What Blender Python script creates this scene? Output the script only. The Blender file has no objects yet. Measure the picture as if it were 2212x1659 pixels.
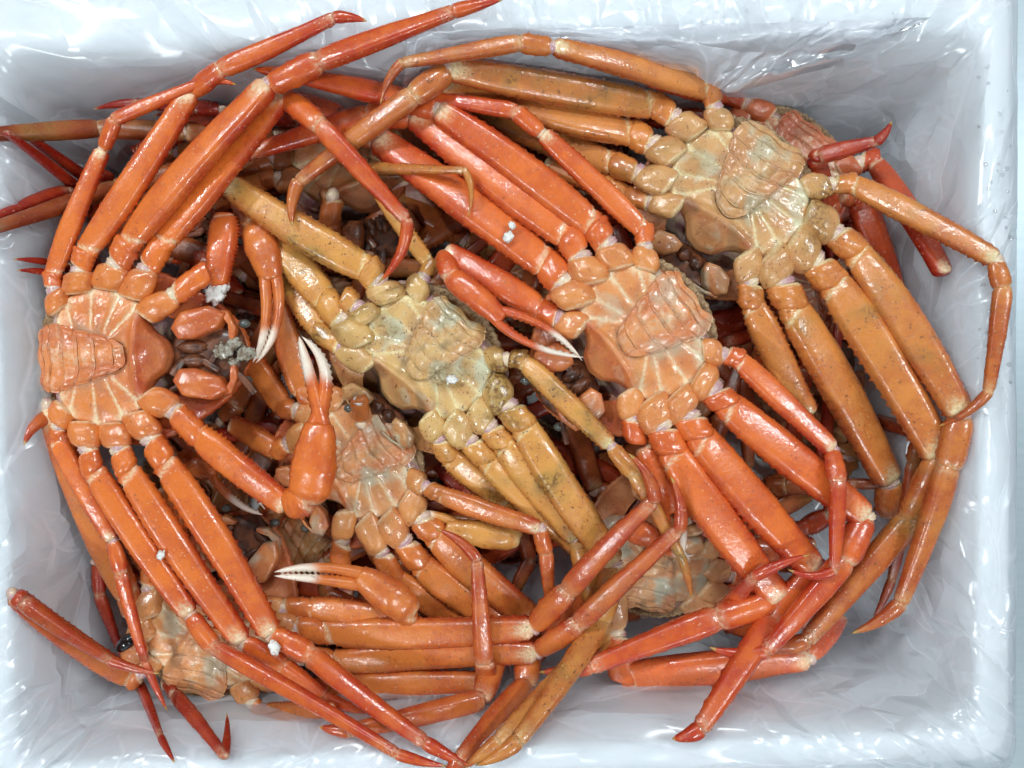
import bpy, math, random
import numpy as np
from mathutils import Vector, noise as mnoise

random.seed(7)
rng = np.random.default_rng(11)
scn = bpy.context.scene
COL = scn.collection

# ------------------------------------------------------------------ camera
CAM_H = 0.470                      # lens height above the box rim (z = 0)
PX = 0.00025                       # metres on the rim plane for one layout unit
cam_d = bpy.data.cameras.new('camera')
cam_d.sensor_width = 36.0
cam_d.lens = 36.0 * CAM_H / (2212 * PX)
cam_d.clip_start = 0.01
cam_d.clip_end = 50
cam = bpy.data.objects.new('camera', cam_d)
cam.location = (0, 0, CAM_H)
COL.objects.link(cam)
scn.camera = cam

# ------------------------------------------------------------------ light
w = bpy.data.worlds.new('World')
scn.world = w
w.use_nodes = True
w.node_tree.nodes['Background'].inputs[0].default_value = (0.76, 0.89, 1.0, 1)
w.node_tree.nodes['Background'].inputs[1].default_value = 0.21

def lamp(name, loc, aim, sx, sy, power, col):
    d = bpy.data.lights.new(name, 'AREA')
    d.shape = 'RECTANGLE'; d.size = sx; d.size_y = sy; d.energy = power; d.color = col
    o = bpy.data.objects.new(name, d); COL.objects.link(o)
    o.location = loc
    o.rotation_euler = (Vector(aim) - Vector(loc)).to_track_quat('-Z', 'Y').to_euler()
    return o
for lx, ly, sx_, sy_, pw_ in ((-1.05, 0.75, .60, .05, 15.0), (-0.15, 1.15, .60, .05, 12.0), (1.05, 0.45, .05, .60, 13.0), (0.55, -1.05, .60, .05, 10.0), (-0.85, -0.80, .60, .05, 10.0)):
    lamp('ceiling_lamp', (lx, ly, 1.55), (0, 0, 0), sx_, sy_, pw_ * 0.98, (0.89, 0.98, 1.0))

scn.view_settings.view_transform = 'Standard'
scn.view_settings.look = 'None'
scn.view_settings.exposure = -0.20
scn.view_settings.gamma = 1.0
scn.cycles.use_adaptive_sampling = True
scn.cycles.adaptive_threshold = 0.05
scn.cycles.adaptive_min_samples = 12
scn.cycles.max_bounces = 7
scn.cycles.diffuse_bounces = 6
scn.cycles.glossy_bounces = 2
scn.cycles.transmission_bounces = 3
scn.cycles.transparent_max_bounces = 12

# ------------------------------------------------------------------ helpers
def P(x, y, z):
    """layout units + height in mm -> a point of the place"""
    zz = z * 0.001
    s = PX * (CAM_H - zz) / CAM_H
    return np.array([(x - 1106.0) * s, (829.5 - y) * s, zz])

def SC(z):
    return PX * (CAM_H - z * 0.001) / CAM_H

def smooth(a, b, x):
    t = np.clip((np.asarray(x, float) - a) / (b - a), 0, 1)
    return t * t * (3 - 2 * t)

def nrm(v):
    v = np.asarray(v, float)
    return v / max(1e-9, np.linalg.norm(v))

def mesh_obj(name, V, F, mat, parent=None, attr=None, origin=None, smooth_shade=True):
    V = np.asarray(V, float)
    if origin is not None:
        V = V - origin
    me = bpy.data.meshes.new(name)
    me.from_pydata(V.tolist(), [], F)
    if attr is not None:
        a = me.color_attributes.new('shell', 'FLOAT_COLOR', 'POINT')
        A = np.ones((len(V), 4), np.float32)
        A[:, :3] = attr
        a.data.foreach_set('color', A.ravel())
    me.materials.append(mat)
    if smooth_shade:
        me.polygons.foreach_set('use_smooth', [True] * len(me.polygons))
    me.update()
    o = bpy.data.objects.new(name, me)
    COL.objects.link(o)
    if parent is not None:
        o.parent = parent
    return o

def tag(o, label, cat, group=None):
    o['label'] = label; o['category'] = cat
    if group: o['group'] = group

def empty(name, loc):
    o = bpy.data.objects.new(name, None)
    o.location = tuple(loc); o.empty_display_size = 0.02
    COL.objects.link(o)
    return o

def grid_faces(nr, nc, wrap=True):
    F = []
    for i in range(nr - 1):
        for j in range(nc if wrap else nc - 1):
            j2 = (j + 1) % nc
            F.append((i * nc + j, i * nc + j2, (i + 1) * nc + j2, (i + 1) * nc + j))
    return F

# ------------------------------------------------------------------ materials
class NT:
    def __init__(self, name):
        self.m = bpy.data.materials.new(name); self.m.use_nodes = True
        self.t = self.m.node_tree; self.t.nodes.clear()
        self.out = self.n('ShaderNodeOutputMaterial')
    def n(self, kind, **kw):
        nd = self.t.nodes.new(kind)
        for k, v in kw.items():
            if k.startswith('i_'):
                nd.inputs[k[2:].replace('_', ' ')].default_value = v
            else:
                setattr(nd, k, v)
        return nd
    def l(self, a, b): self.t.links.new(a, b)
    def noise(self, vec, scale, detail=3.0, rough=0.5, dist=0.0):
        nd = self.n('ShaderNodeTexNoise'); nd.inputs['Scale'].default_value = scale
        nd.inputs['Detail'].default_value = detail; nd.inputs['Roughness'].default_value = rough
        nd.inputs['Distortion'].default_value = dist
        self.l(vec, nd.inputs['Vector']); return nd.outputs['Fac']
    def ramp(self, fac, a, b, v0=0.0, v1=1.0):
        nd = self.n('ShaderNodeMapRange'); nd.interpolation_type = 'SMOOTHSTEP'
        nd.inputs['From Min'].default_value = a; nd.inputs['From Max'].default_value = b
        nd.inputs['To Min'].default_value = v0; nd.inputs['To Max'].default_value = v1
        self.l(fac, nd.inputs['Value']); return nd.outputs['Result']
    def math(self, op, a, b=None, clamp=False):
        nd = self.n('ShaderNodeMath', operation=op); nd.use_clamp = clamp
        for i, x in enumerate((a, b)):
            if x is None: continue
            if isinstance(x, (int, float)): nd.inputs[i].default_value = x
            else: self.l(x, nd.inputs[i])
        return nd.outputs[0]
    def mix(self, fac, a, b):
        nd = self.n('ShaderNodeMix', data_type='RGBA')
        for sock, x in ((nd.inputs['Factor'], fac), (nd.inputs[6], a), (nd.inputs[7], b)):
            if isinstance(x, (int, float)): sock.default_value = x
            elif isinstance(x, tuple): sock.default_value = (x + (1.0,))[:4]
            else: self.l(x, sock)
        return nd.outputs[2]

def srgb(r, g, b):
    f = lambda c: (c / 255 / 12.92) if c <= 10.3 else (((c / 255) + 0.055) / 1.055) ** 2.4
    return (f(r), f(g), f(b))

def shell_material(name, orange, red, cream, tip, dirt, dirt_amt, olive=0.0, rough=0.22, pebble=0.5, stain=0.0):
    orange = (orange[0] * .90, orange[1] * .80, orange[2] * .74); red = (red[0] * .78, red[1] * .68, red[2] * .68)
    k = NT(name)
    tc = k.n('ShaderNodeTexCoord').outputs['Object']
    at = k.n('ShaderNodeAttribute', attribute_name='shell')
    sep = k.n('ShaderNodeSeparateColor'); k.l(at.outputs['Color'], sep.inputs[0])
    R, G, B = sep.outputs
    n_big = k.noise(tc, 62, 3, 0.6)
    n_mid = k.noise(tc, 520, 2, 0.6)
    redf = k.math('ADD', R, k.ramp(n_big, 0.3, 0.7, -0.28, 0.28))
    redf = k.math('ADD', redf, k.ramp(n_mid, 0.3, 0.7, -0.11, 0.11), True)
    c = k.mix(redf, orange, red)
    c = k.mix(k.ramp(n_big, 0.58, 0.80, 0, 0.35), c, tuple(min(1, x * y) for x, y in zip(orange, (1.05, 1.45, 1.9))))
    vor = k.n('ShaderNodeTexVoronoi'); vor.inputs['Scale'].default_value = 300
    k.l(tc, vor.inputs['Vector'])
    pores = k.math('MULTIPLY', k.ramp(vor.outputs['Distance'], 0.08, 0.20, 0.38, 0.0), k.ramp(n_big, .40, .60))
    c = k.mix(pores, c, cream)
    pal = k.math('ADD', G, k.math('MULTIPLY', k.ramp(n_mid, 0.35, 0.65, -0.22, 0.15), k.ramp(G, 0.02, 0.3)), True)
    c = k.mix(pal, c, cream)
    c = k.mix(k.ramp(B, 0.05, 0.6), c, tip)
    if stain > 0:
        n_st = k.noise(tc, 44, 2, 0.5); gB = k.ramp(B, .004, .05)
        c = k.mix(k.math('MULTIPLY', gB, k.ramp(n_st, 0.54, 0.66, 0, stain)), c, srgb(196, 200, 176))
        c = k.mix(k.math('MULTIPLY', gB, k.ramp(n_st, 0.44, 0.34, 0, stain * .8)), c, srgb(128, 104, 80))
    if dirt_amt > 0:
        n_reg = k.noise(tc, 33, 2, 0.6)
        if olive > 0:
            c = k.mix(k.ramp(n_reg, 0.50, 0.70, 0, olive), c, (0.34, 0.23, 0.06))
        # short curved hair-like streaks: pieces of contour lines, only where a second pattern peaks
        cont = k.noise(tc, 210, 1, 0.5)
        line = k.ramp(k.math('ABSOLUTE', k.math('SUBTRACT', cont, 0.5)), 0.008, 0.030, 1, 0)
        piece = k.ramp(n_mid, 0.575 - .03 * dirt_amt, 0.63 - .03 * dirt_amt)
        fac = k.math('MULTIPLY', k.math('MULTIPLY', line, piece), k.ramp(n_big, .34, .54, .0, min(1, .45 + .5 * dirt_amt)))
        spots = k.math('MULTIPLY', k.ramp(n_mid, 0.70, 0.74), k.ramp(n_reg, .4, .6, .2, 1))
        patches = k.math('MULTIPLY', k.ramp(n_reg, 0.66 - .07 * dirt_amt, 0.78 - .05 * dirt_amt, 0, 1), k.ramp(n_mid, 0.42, 0.58))
        fac = k.math('MAXIMUM', fac, k.math('MULTIPLY', spots, 0.8))
        fac = k.math('MAXIMUM', fac, k.math('MULTIPLY', patches, min(0.9, dirt_amt)))
        c = k.mix(fac, c, dirt)
    bs = k.n('ShaderNodeBsdfPrincipled')
    k.l(c, bs.inputs['Base Color'])
    k.l(k.ramp(n_mid, 0.3, 0.7, rough - 0.06, rough + 0.12), bs.inputs['Roughness'])
    bs.inputs['Specular IOR Level'].default_value = 0.5
    k.l(k.ramp(n_big, .36, .60, .15, .75 if rough < .305 else .18), bs.inputs['Coat Weight'])
    bs.inputs['Coat Roughness'].default_value = 0.05 if rough < .305 else .2
    hgt = k.noise(tc, 560, 2, 0.65)
    bp = k.n('ShaderNodeBump'); bp.inputs['Strength'].default_value = pebble
    bp.inputs['Distance'].default_value = 0.0006
    k.l(hgt, bp.inputs['Height'])
    k.l(bp.outputs[0], bs.inputs['Normal']); k.l(bp.outputs[0], bs.inputs['Coat Normal'])
    k.l(bs.outputs[0], k.out.inputs[0])
    return k.m

def simple_material(name, col, col2, rough=0.3, scale=200, bump=0.3, coat=0.3, spec=0.5, sss=0.0, dist=0.0006):
    k = NT(name)
    tc = k.n('ShaderNodeTexCoord').outputs['Object']
    n1 = k.noise(tc, scale, 2, 0.6)
    c = k.mix(k.ramp(n1, 0.35, 0.65), col, col2)
    bs = k.n('ShaderNodeBsdfPrincipled')
    k.l(c, bs.inputs['Base Color'])
    bs.inputs['Roughness'].default_value = rough
    bs.inputs['Coat Weight'].default_value = coat
    bs.inputs['Coat Roughness'].default_value = 0.12
    bs.inputs['Specular IOR Level'].default_value = spec
    bp = k.n('ShaderNodeBump'); bp.inputs['Strength'].default_value = bump
    bp.inputs['Distance'].default_value = dist
    k.l(n1, bp.inputs['Height']); k.l(bp.outputs[0], bs.inputs['Normal'])
    k.l(bs.outputs[0], k.out.inputs[0])
    return k.m

CREAM = srgb(240, 216, 176)
TIPY = srgb(186, 140, 70)
BROWN = srgb(112, 68, 24)
M_MEMB = simple_material('joint_membrane', srgb(232, 208, 176), srgb(196, 152, 156), 0.28, 120, 0.4, 0.5, 0.5, 0.2)
M_FLESH = simple_material('white_flesh', srgb(246, 243, 238), srgb(232, 224, 216), 0.45, 500, 1.0, 0.2, 0.5, 0.3, 0.001)
M_FOAM = simple_material('grey_foam', srgb(168, 162, 146), srgb(116, 98, 76), 0.3, 420, 1.0, 0.5, 0.5, 0, 0.0015)
M_GREYEYE = simple_material('grey_eye', srgb(98, 100, 92), srgb(74, 76, 72), 0.2, 150, 0.1, 0.6)
M_BLACKEYE = simple_material('black_eye', (0.006, 0.005, 0.005), (0.012, 0.01, 0.01), 0.12, 150, 0.05, 0.8)
M_RIM = simple_material('velvety_shell', srgb(190, 158, 118), srgb(140, 108, 76), 0.5, 700, 1.0, 0.1, 0.4, 0, 0.0012)
M_MOUTH = simple_material('wet_brown_mouth', srgb(116, 66, 40), srgb(66, 36, 24), 0.38, 140, 0.7, 0.2)

# ------------------------------------------------------------------ swept shells
NA = 22
def sweep(path, hw, hh, up, spikes=None, power=2.35, na=NA, shear=0.0):
    """closed tube: path (n,3), half width/height per ring, up vectors; spikes (n,na) outward lengths"""
    path = np.asarray(path, float); n = len(path)
    T = np.gradient(path, axis=0)
    T /= np.linalg.norm(T, axis=1)[:, None] + 1e-12
    up = np.broadcast_to(np.asarray(up, float), path.shape)
    S = np.cross(T, up); S /= np.linalg.norm(S, axis=1)[:, None] + 1e-12
    U = np.cross(S, T)
    th = np.arange(na) * 2 * np.pi / na
    ct, st = np.cos(th), np.sin(th)
    ex = 2.0 / power
    cx = np.sign(ct) * np.abs(ct) ** ex; cz = np.sign(st) * np.abs(st) ** ex
    off = S[:, None, :] * (hw[:, None] * cx[None])[:, :, None] + U[:, None, :] * (hh[:, None] * cz[None])[:, :, None]
    if spikes is not None:
        d = off / (np.linalg.norm(off, axis=2)[:, :, None] + 1e-9)
        off = off + d * spikes[:, :, None]
    if shear: off = off + T[:, None, :] * (shear * hw[:, None] * cx[None])[:, :, None]
    V = (path[:, None, :] + off).reshape(-1, 3)
    F = grid_faces(n, na)
    V = np.vstack([V, path[0] - T[0] * hh[0] * 0.25, path[-1] + T[-1] * hh[-1] * 0.25])
    a, b = n * na, n * na + 1
    for j in range(na):
        F.append((a, (j + 1) % na, j))
        F.append((b, (n - 1) * na + j, (n - 1) * na + (j + 1) % na))
    return V, F, th

def bez(p0, p1, p2, t):
    t = np.asarray(t)[:, None]
    return (1 - t) ** 2 * p0 + 2 * t * (1 - t) * p1 + t * t * p2

PROF = {
    'coxa':  ([0, .08, .25, .55, .80, .92, 1.0], [.74, .88, .98, 1.02, .95, .84, .64]),
    'isch':  ([0, .05, .25, .65, .88, 1.0], [.66, .78, .82, .86, .86, .76]),
    'merus': ([0, .02, .07, .16, .30, .55, .80, .93, .98, 1.0], [.60, .74, .84, .94, 1.0, .98, .87, .80, .74, .55]),
    'carpus': ([0, .05, .2, .5, .8, .95, 1.0], [.48, .62, .72, .78, .76, .70, .56]),
    'prop':  ([0, .04, .15, .4, .7, .93, .98, 1.0], [.54, .66, .70, .66, .54, .44, .42, .34]),
    'dact':  ([0, .05, .2, .5, .8, .95, 1.0], [.34, .42, .43, .34, .19, .07, .02]),
    'palm':  ([0, .04, .16, .42, .68, .90, 1.0], [.46, .66, .90, 1.0, .90, .72, .58]),
}

def segment(kind, p0, p1, wmax, red=(0.2, 0.2), thick=0.62, ctrl=None, spike=0.0, pale0=0.0, pale1=0.0,
            slant=0.0, tip=0.0, roll=0.0, sp_step=4, rings=None, edge_red=0.70, seed=0, shear=0.0):
    p0, p1 = np.asarray(p0, float), np.asarray(p1, float)
    L = np.linalg.norm(p1 - p0)
    n = rings or {'merus': 84, 'carpus': 18, 'prop': 36, 'dact': 26, 'coxa': 16, 'isch': 18, 'palm': 34}[kind]
    t = np.linspace(0, 1, n)
    if kind in ('coxa', 'isch', 'carpus', 'merus', 'prop'):
        t = np.concatenate([[0, .008], np.linspace(.02, .98, n - 4), [.992, 1]])
    if ctrl is None:
        mid = (p0 + p1) / 2 + np.array([0, 0, 0.02 * L])
        sd = nrm(np.cross(p1 - p0, [0, 0, 1]))
        r = random.Random(seed)
        ctrl = mid + sd * L * r.uniform(-.035, .035)
    path = bez(p0, ctrl, p1, t)
    px, py = PROF[kind]
    pr = np.interp(t, px, py)
    # small irregularity so that no two shells are the same
    r = np.random.default_rng(seed + 5)
    ph = r.uniform(0, 6.28, 4)
    pr = pr * (1 + 0.015 * np.sin(9 * t + ph[0]) + 0.010 * np.sin(17 * t + ph[1]))
    hw = wmax * 0.5 * pr
    tt = np.full(n, thick)
    if kind in ('merus',):
        tt = thick * (1 + 0.25 * smooth(.8, 1, t))
    hh = hw * tt
    d = nrm(p1 - p0)
    if kind in ('merus', 'prop', 'carpus'): roll = roll + r.uniform(-.32, .32)
    up = math.cos(roll) * np.array([0, 0, 1.0]) + math.sin(roll) * nrm(np.cross(d, [0, 0, 1.0]))
    if abs(np.dot(up, d)) > 0.9: up = np.array([0, 1.0, 0.2])
    sp = np.zeros((n, NA))
    th = np.arange(NA) * 2 * np.pi / NA
    if spike > 0:
        for side, amp in ((0, 1.0), (NA // 2, 0.8)):
            for i in range(4, n - 3, sp_step):
                sp[i, side] = spike * amp * r.uniform(.45, 1.15)
            for i in range(5, n - 3, sp_step + 2):
                sp[i, (side + (1 if side == 0 else -1)) % NA] = spike * .45 * r.uniform(.3, 1)
    amp = {'coxa': .13, 'isch': .09, 'palm': .05, 'carpus': .06}.get(kind, .025)
    fq = 2.0 if kind in ('coxa', 'isch', 'carpus') else 6.0
    for i in range(n):
        for j in range(NA):
            sp[i, j] += hw[i] * amp * mnoise.noise(Vector((t[i] * fq + seed * 1.7, math.cos(th[j]) * 1.3, math.sin(th[j]) * 1.3 + seed)))
    if kind in ('merus', 'prop'):
        bead = 1 + .5 * np.sin(np.arange(n) * 2.1 + seed)[:, None]
        for th0, am in ((.95, .075), (2.15, .06)):
            sp += hw[:, None] * am * np.exp(-((th[None] - th0) / .17) ** 2) * (.7 + .3 * bead) * smooth(.05, .2, t)[:, None]
    if kind == 'merus':    # oblique suture near the base
        g = np.exp(-((t[:, None] - (.055 + .03 * np.cos(th)[None])) / .010) ** 2)
        sp -= g * hw[:, None] * 0.10
    V, F, _ = sweep(path, hw, hh, up, sp, 2.75 if kind in ('merus', 'prop') else (2.35 if kind == 'coxa' else 2.2), NA, shear)
    st = np.sin(th)[None]; ct = np.cos(th)[None]
    T = t[:, None]
    rr = red[0] + (red[1] - red[0]) * T + edge_red * (1 - smooth(.15, .98, st)) * (0.6 + .4 * T) - edge_red * .28
    rr = rr + 0 * ct
    if kind in ('merus', 'prop'): rr = rr + .22 * (np.exp(-((th[None] - .95) / .2) ** 2) + np.exp(-((th[None] - 2.15) / .2) ** 2))
    pal = pale0 * (1 - smooth(.0, .10, T + slant * ct)) + 0 * st
    if kind == 'merus':
        pal = pal + .8 * np.exp(-((T - (.055 + .03 * ct)) / .010) ** 2) * smooth(-.2, .3, st)
        wedge = smooth(.0, .12, T - .86 - .10 * np.abs(ct))
        pal = pal + pale1 * wedge * smooth(.35, .8, st)
    else:
        pal = pal + pale1 * smooth(.86, .98, T) * smooth(-.2, .4, st + .3)
    tp = tip * smooth(.86, .97, T) + 0 * st
    A = np.zeros((n, NA, 3)); A[..., 0] = rr; A[..., 1] = pal; A[..., 2] = tp
    A = A.reshape(-1, 3)
    A = np.vstack([A, A[0], A[-1]])
    return V, F, np.clip(A, 0, 1)

def blob(center, rx, ry, rz, seed=0, rough=0.15, n1=14, n2=20, axis=None):
    """irregular rounded lump"""
    V = []; F = []
    r = random.Random(seed); ox = r.uniform(0, 50)
    ax = nrm(axis) if axis is not None else np.array([1., 0, 0])
    ay = nrm(np.cross([0, 0, 1], ax)); az = np.cross(ax, ay)
    for i in range(n1 + 1):
        a = math.pi * i / n1
        for j in range(n2):
            b = 2 * math.pi * j / n2
            d = np.array([math.cos(a), math.sin(a) * math.cos(b), math.sin(a) * math.sin(b)])
            s = 1 + rough * mnoise.noise(Vector(d * 2.2 + ox)) + rough * .5 * mnoise.noise(Vector(d * 5 + ox))
            V.append(center + s * (ax * d[0] * rx + ay * d[1] * ry + az * d[2] * rz))
    return np.array(V), grid_faces(n1 + 1, n2)

def membrane(pos, d, wmax, length, seed=0, thick=.8):
    """wrinkled soft collar between two shells"""
    n = 14
    t = np.linspace(0, 1, n)
    path = pos + nrm(d) * ((t - .5) * length)[:, None]
    hw = wmax * .5 * (np.sin(np.pi * np.clip(t, .04, .96)) ** .35) * (1 + .07 * np.sin(t * 26 + seed))
    V, F, _ = sweep(path, hw, hw * thick, np.array([0, 0, 1.0]), None, 2.0, 16)
    return V, F

# ------------------------------------------------------------------ crab body
SIDE_PTS = [(.51, .555), (.39, .83), (0, 1.0), (-.40, .92), (-.665, .71), (-.71, .42), (-.76, .33), (-.90, .20), (-.95, .0)]
SUT = [((.39, .83), (.27, .45)), ((0, 1.0), (.02, .42)), ((-.40, .92), (-.165, .36)), ((-.665, .71), (-.245, .30))]
LEG_BASE = {4: (.46, .70), 3: (.20, .93), 2: (-.20, .97), 1: (-.54, .83), 0: (-.72, .56)}
ABD_U = [-.255, -.03, .19, .385, .55, .65, .72]
ABD_W = [.30, .385, .44, .53, .53, .47, .40]

def seg_dist(p, a, b):
    a = np.array(a); b = np.array(b); ab = b - a
    t = np.clip(((p - a) @ ab) / (ab @ ab), 0, 1)
    return np.linalg.norm(p - (a + t[:, None] * ab), axis=1), t

def dome(u, v):
    return .06 * (1 - .75 * (u + .1) ** 2 - .9 * v ** 2) - .24 * smooth(.54, 1.0, -u)

class Crab:
    def __init__(self, name, label, O, S, tail, z, mats, tilt=(0, 0), body=True, mouth=True, foam=False, seed=1, grey=.5, mlen=.8):
        self.mlen = mlen
        self.grey = grey; self.abl = random.Random(seed * 29).uniform(.93, 1.06); self.abw = random.Random(seed * 13).uniform(.84, .96)
        self.mats = mats; self.seed = seed
        tl = np.array([tail[0], -tail[1]]) / math.hypot(*tail)
        self.U = np.array([tl[0], tl[1], 0]); self.Vv = np.array([tl[1], -tl[0], 0])
        self.O = P(O[0], O[1], z); self.S = S * SC(z); self.tilt = tilt
        self.root = empty(name, self.O)
        tag(self.root, label, 'crab', 'crabs heaped in the box')
        self.n = 0
        if body: self.body(mouth, foam)
    def W(self, u, v, h):
        """body frame -> place"""
        u = np.asarray(u, float); v = np.asarray(v, float); h = np.asarray(h, float)
        u = np.where(u < -1.0, -1.0 + (u + 1.0) * self.mlen, u)
        z = h + self.tilt[0] * u + self.tilt[1] * v
        return self.O + self.S * (u[..., None] * self.U + v[..., None] * self.Vv + z[..., None] * np.array([0, 0, 1.0]))
    def add(self, name, V, F, mat, parent=None, attr=None):
        return mesh_obj(name, V, F, mat, parent or self.root, attr, self.O)
    def body(self, mouth, foam):
        m = self.mats
        r = np.random.default_rng(self.seed)
        # sternum ---------------------------------------------------
        pts = [(.56, 0.0)] + SIDE_PTS + [(u, -v) for u, v in SIDE_PTS[-2::-1]]
        pts = np.array(pts); c0 = np.array([-.12, 0])
        ang = np.arctan2(pts[:, 1], pts[:, 0] - c0[0]); rad = np.hypot(pts[:, 0] - c0[0], pts[:, 1])
        o = np.argsort(ang); ang, rad = ang[o], rad[o]
        na, nr = 180, 44
        a = np.linspace(-np.pi, np.pi, na, endpoint=False)
        # straight chords between the outline points
        R = np.zeros(na)
        xs = np.concatenate([ang - 2 * np.pi, ang, ang + 2 * np.pi]); rs = np.concatenate([rad, rad, rad])
        for i, q in enumerate(a):
            kx = np.searchsorted(xs, q) ; a0, a1, r0, r1 = xs[kx - 1], xs[kx], rs[kx - 1], rs[kx]
            R[i] = r0 * r1 * math.sin(a1 - a0) / max(1e-6, (r1 * math.sin(a1 - q) + r0 * math.sin(q - a0)))
        R = .5 * R + .25 * np.roll(R, 1) + .25 * np.roll(R, -1)
        q = np.concatenate([np.linspace(0.02, .96, nr - 5), [.975, .99, 1.0, 1.0, .96]])
        u = c0[0] + np.outer(q, R * np.cos(a)); v = np.outer(q, R * np.sin(a))
        p = np.stack([u.ravel(), v.ravel()], 1)
        ds = np.full(len(p), 9.0)
        for s in (1, -1):
            for A, B in SUT:
                d, t = seg_dist(p, (A[0], A[1] * s), (B[0], B[1] * s)); d = d / (1 + 1.6 * (1 - t) ** 3); ds = np.minimum(ds, d)
        drid = np.full(len(p), 9.0)
        for s in (1, -1):
            for A, B in (((-.665, .71), (-.56, .3)), ((-.56, .3), (-.52, 0))):
                d, _ = seg_dist(p, (A[0], A[1] * s), (B[0], B[1] * s)); drid = np.minimum(drid, d)
        uu, vv = p[:, 0], p[:, 1]
        edge = np.repeat(q, na)
        h = dome(uu, vv) + .014 * smooth(0, .06, ds) - .014 + .045 * np.exp(-(drid / .06) ** 2)
        pit = np.exp(-(((uu + .40) / .10) ** 2 + (vv / .22) ** 2)); h -= .05 * pit
        h -= .07 * smooth(.92, 1.0, edge) ** 2
        nz = np.array([mnoise.noise(Vector((x * 6, y * 6, self.seed * 3.1))) for x, y in p])
        h += .012 * nz
        h = h.reshape(nr, na); h[-2] -= .12; h[-1] -= .35
        V = self.W(u, v, h).reshape(-1, 3)
        corner = np.zeros(len(p))
        for s in (1, -1):
            for A in SIDE_PTS[:5]:
                corner = np.maximum(corner, np.exp(-(np.hypot(uu - A[0] * .96, vv - s * A[1] * .96) / .11) ** 2))
        pale = .70 * np.exp(-(ds / .016) ** 2) + .14 * np.exp(-(ds / .06) ** 2) + .85 * corner + .35 * pit
        pale = pale + .06 * np.maximum(0, nz) * (uu > -.5)
        redv = .20 + .25 * np.exp(-(drid / .08) ** 2) + .42 * smooth(.54, .62, -uu) + .14 * nz
        gr = self.grey * (.12 + .22 * smooth(.56, .75, -uu) + .55 * smooth(.66, .32, np.hypot(uu - .1, vv)) * smooth(.0, .08, ds) + .30 * np.maximum(0, nz))
        A = np.stack([redv, np.clip(pale, 0, 1), gr], 1)
        st = self.add('belly_plate', V, grid_faces(nr, na), m['body'], None, np.clip(A, 0, 1))
        # abdomen flap ---------------------------------------------
        ab = None
        for i in range(7):
            nu, nv = 13, 35
            s = np.linspace(0, 1, nu)[:, None]; x = np.linspace(-1, 1, nv)[None]
            bowf = lambda kk: (.10 - .012 * kk)
            if i == 0:                       # rounded end piece
                u1 = ABD_U[0] - .006 - bowf(0) * (1 - x ** 2) + .06
                u0 = ABD_U[0] + .05 - (.245) * np.sqrt(np.clip(1 - x ** 2, 0, 1))
                u0 = np.minimum(u0, u1 - .012); wd0 = wd1 = ABD_W[0] * .96
            else:
                u0 = ABD_U[i - 1] + .002 - bowf(i - 1) * (1 - x ** 2) + .06
                u1 = ABD_U[i] - .002 - bowf(i) * (1 - x ** 2) + .06
                wd0, wd1 = ABD_W[i - 1] * 1.03, ABD_W[i]
                if i >= 4:
                    u1 = u1 + .016 * np.sin(x * 6 + i + self.seed); u0 = u0 + (.016 * np.sin(x * 6 + i - 1 + self.seed) if i > 4 else 0)
            uu = (u0 + (u1 - u0) * s) * self.abl + .010 * np.sin(5 * x + self.seed)
            vv = self.abw * (wd0 + (wd1 - wd0) * s) * x * (1 - .05 * (2 * s - 1) ** 8)
            e = (1 - smooth(.70, 1, np.abs(2 * s - 1)) * .60) * (1 - .75 * smooth(.88, 1, np.abs(x)))
            bul = .028 * np.exp(-(x / .40) ** 2) - .018 * np.exp(-((np.abs(x) - .52) / .12) ** 2) + .014 * np.exp(-((np.abs(x) - .78) / .13) ** 2)
            nn = np.array([[mnoise.noise(Vector((a_ * 6, b_ * 6, self.seed + i * 2.3))) for a_, b_ in zip(ra, rb)] for ra, rb in zip(uu, vv)])
            hh = dome(uu, vv) + .006 + .036 * e + bul * .9 * e + .028 * nn * e - .10 * smooth(.55, .9, uu)
            top = self.W(uu, vv, hh)
            bot = self.W(uu, vv, hh * 0 + dome(uu, vv) - .22)
            ring = [(k_, 0) for k_ in range(nu)] + [(nu - 1, k_) for k_ in range(1, nv)] + [(k_, nv - 1) for k_ in range(nu - 2, -1, -1)] + [(0, k_) for k_ in range(nv - 2, 0, -1)]
            Vt = top.reshape(-1, 3); idx = {rc: rc[0] * nv + rc[1] for rc in ring}
            Vb = np.array([bot[rc] for rc in ring])
            F = grid_faces(nu, nv, False)
            nb = len(Vt)
            for k_ in range(len(ring)):
                k2 = (k_ + 1) % len(ring)
                F.append((idx[ring[k_]], nb + k_, nb + k2, idx[ring[k2]]))
            pal = .06 + .45 * np.maximum(0, nn) + .20 * np.exp(-(x / .3) ** 2) * (1 if i in (2, 3, 4) else .3) + 0 * s
            rd = .34 + .25 * nn + .15 * np.abs(x)
            gr = self.grey * (.10 + .35 * np.maximum(0, -nn) * np.abs(x))
            A = np.stack([rd.ravel(), np.clip(pal, 0, 1).ravel(), gr.ravel()], 1)
            A = np.vstack([A, A[[idx[rc] for rc in ring]]])
            A = np.clip(A, 0, 1)
            if ab is None:
                ab = self.add('abdomen_flap', np.vstack([Vt, Vb]), F, m['body'], None, A)
            else:
                self.add('abdomen_segment', np.vstack([Vt, Vb]), F, m['body'], ab, A)
        # soft skin between the plate and the leg bases
        Us, Vs, Hs = [], [], []
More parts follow.
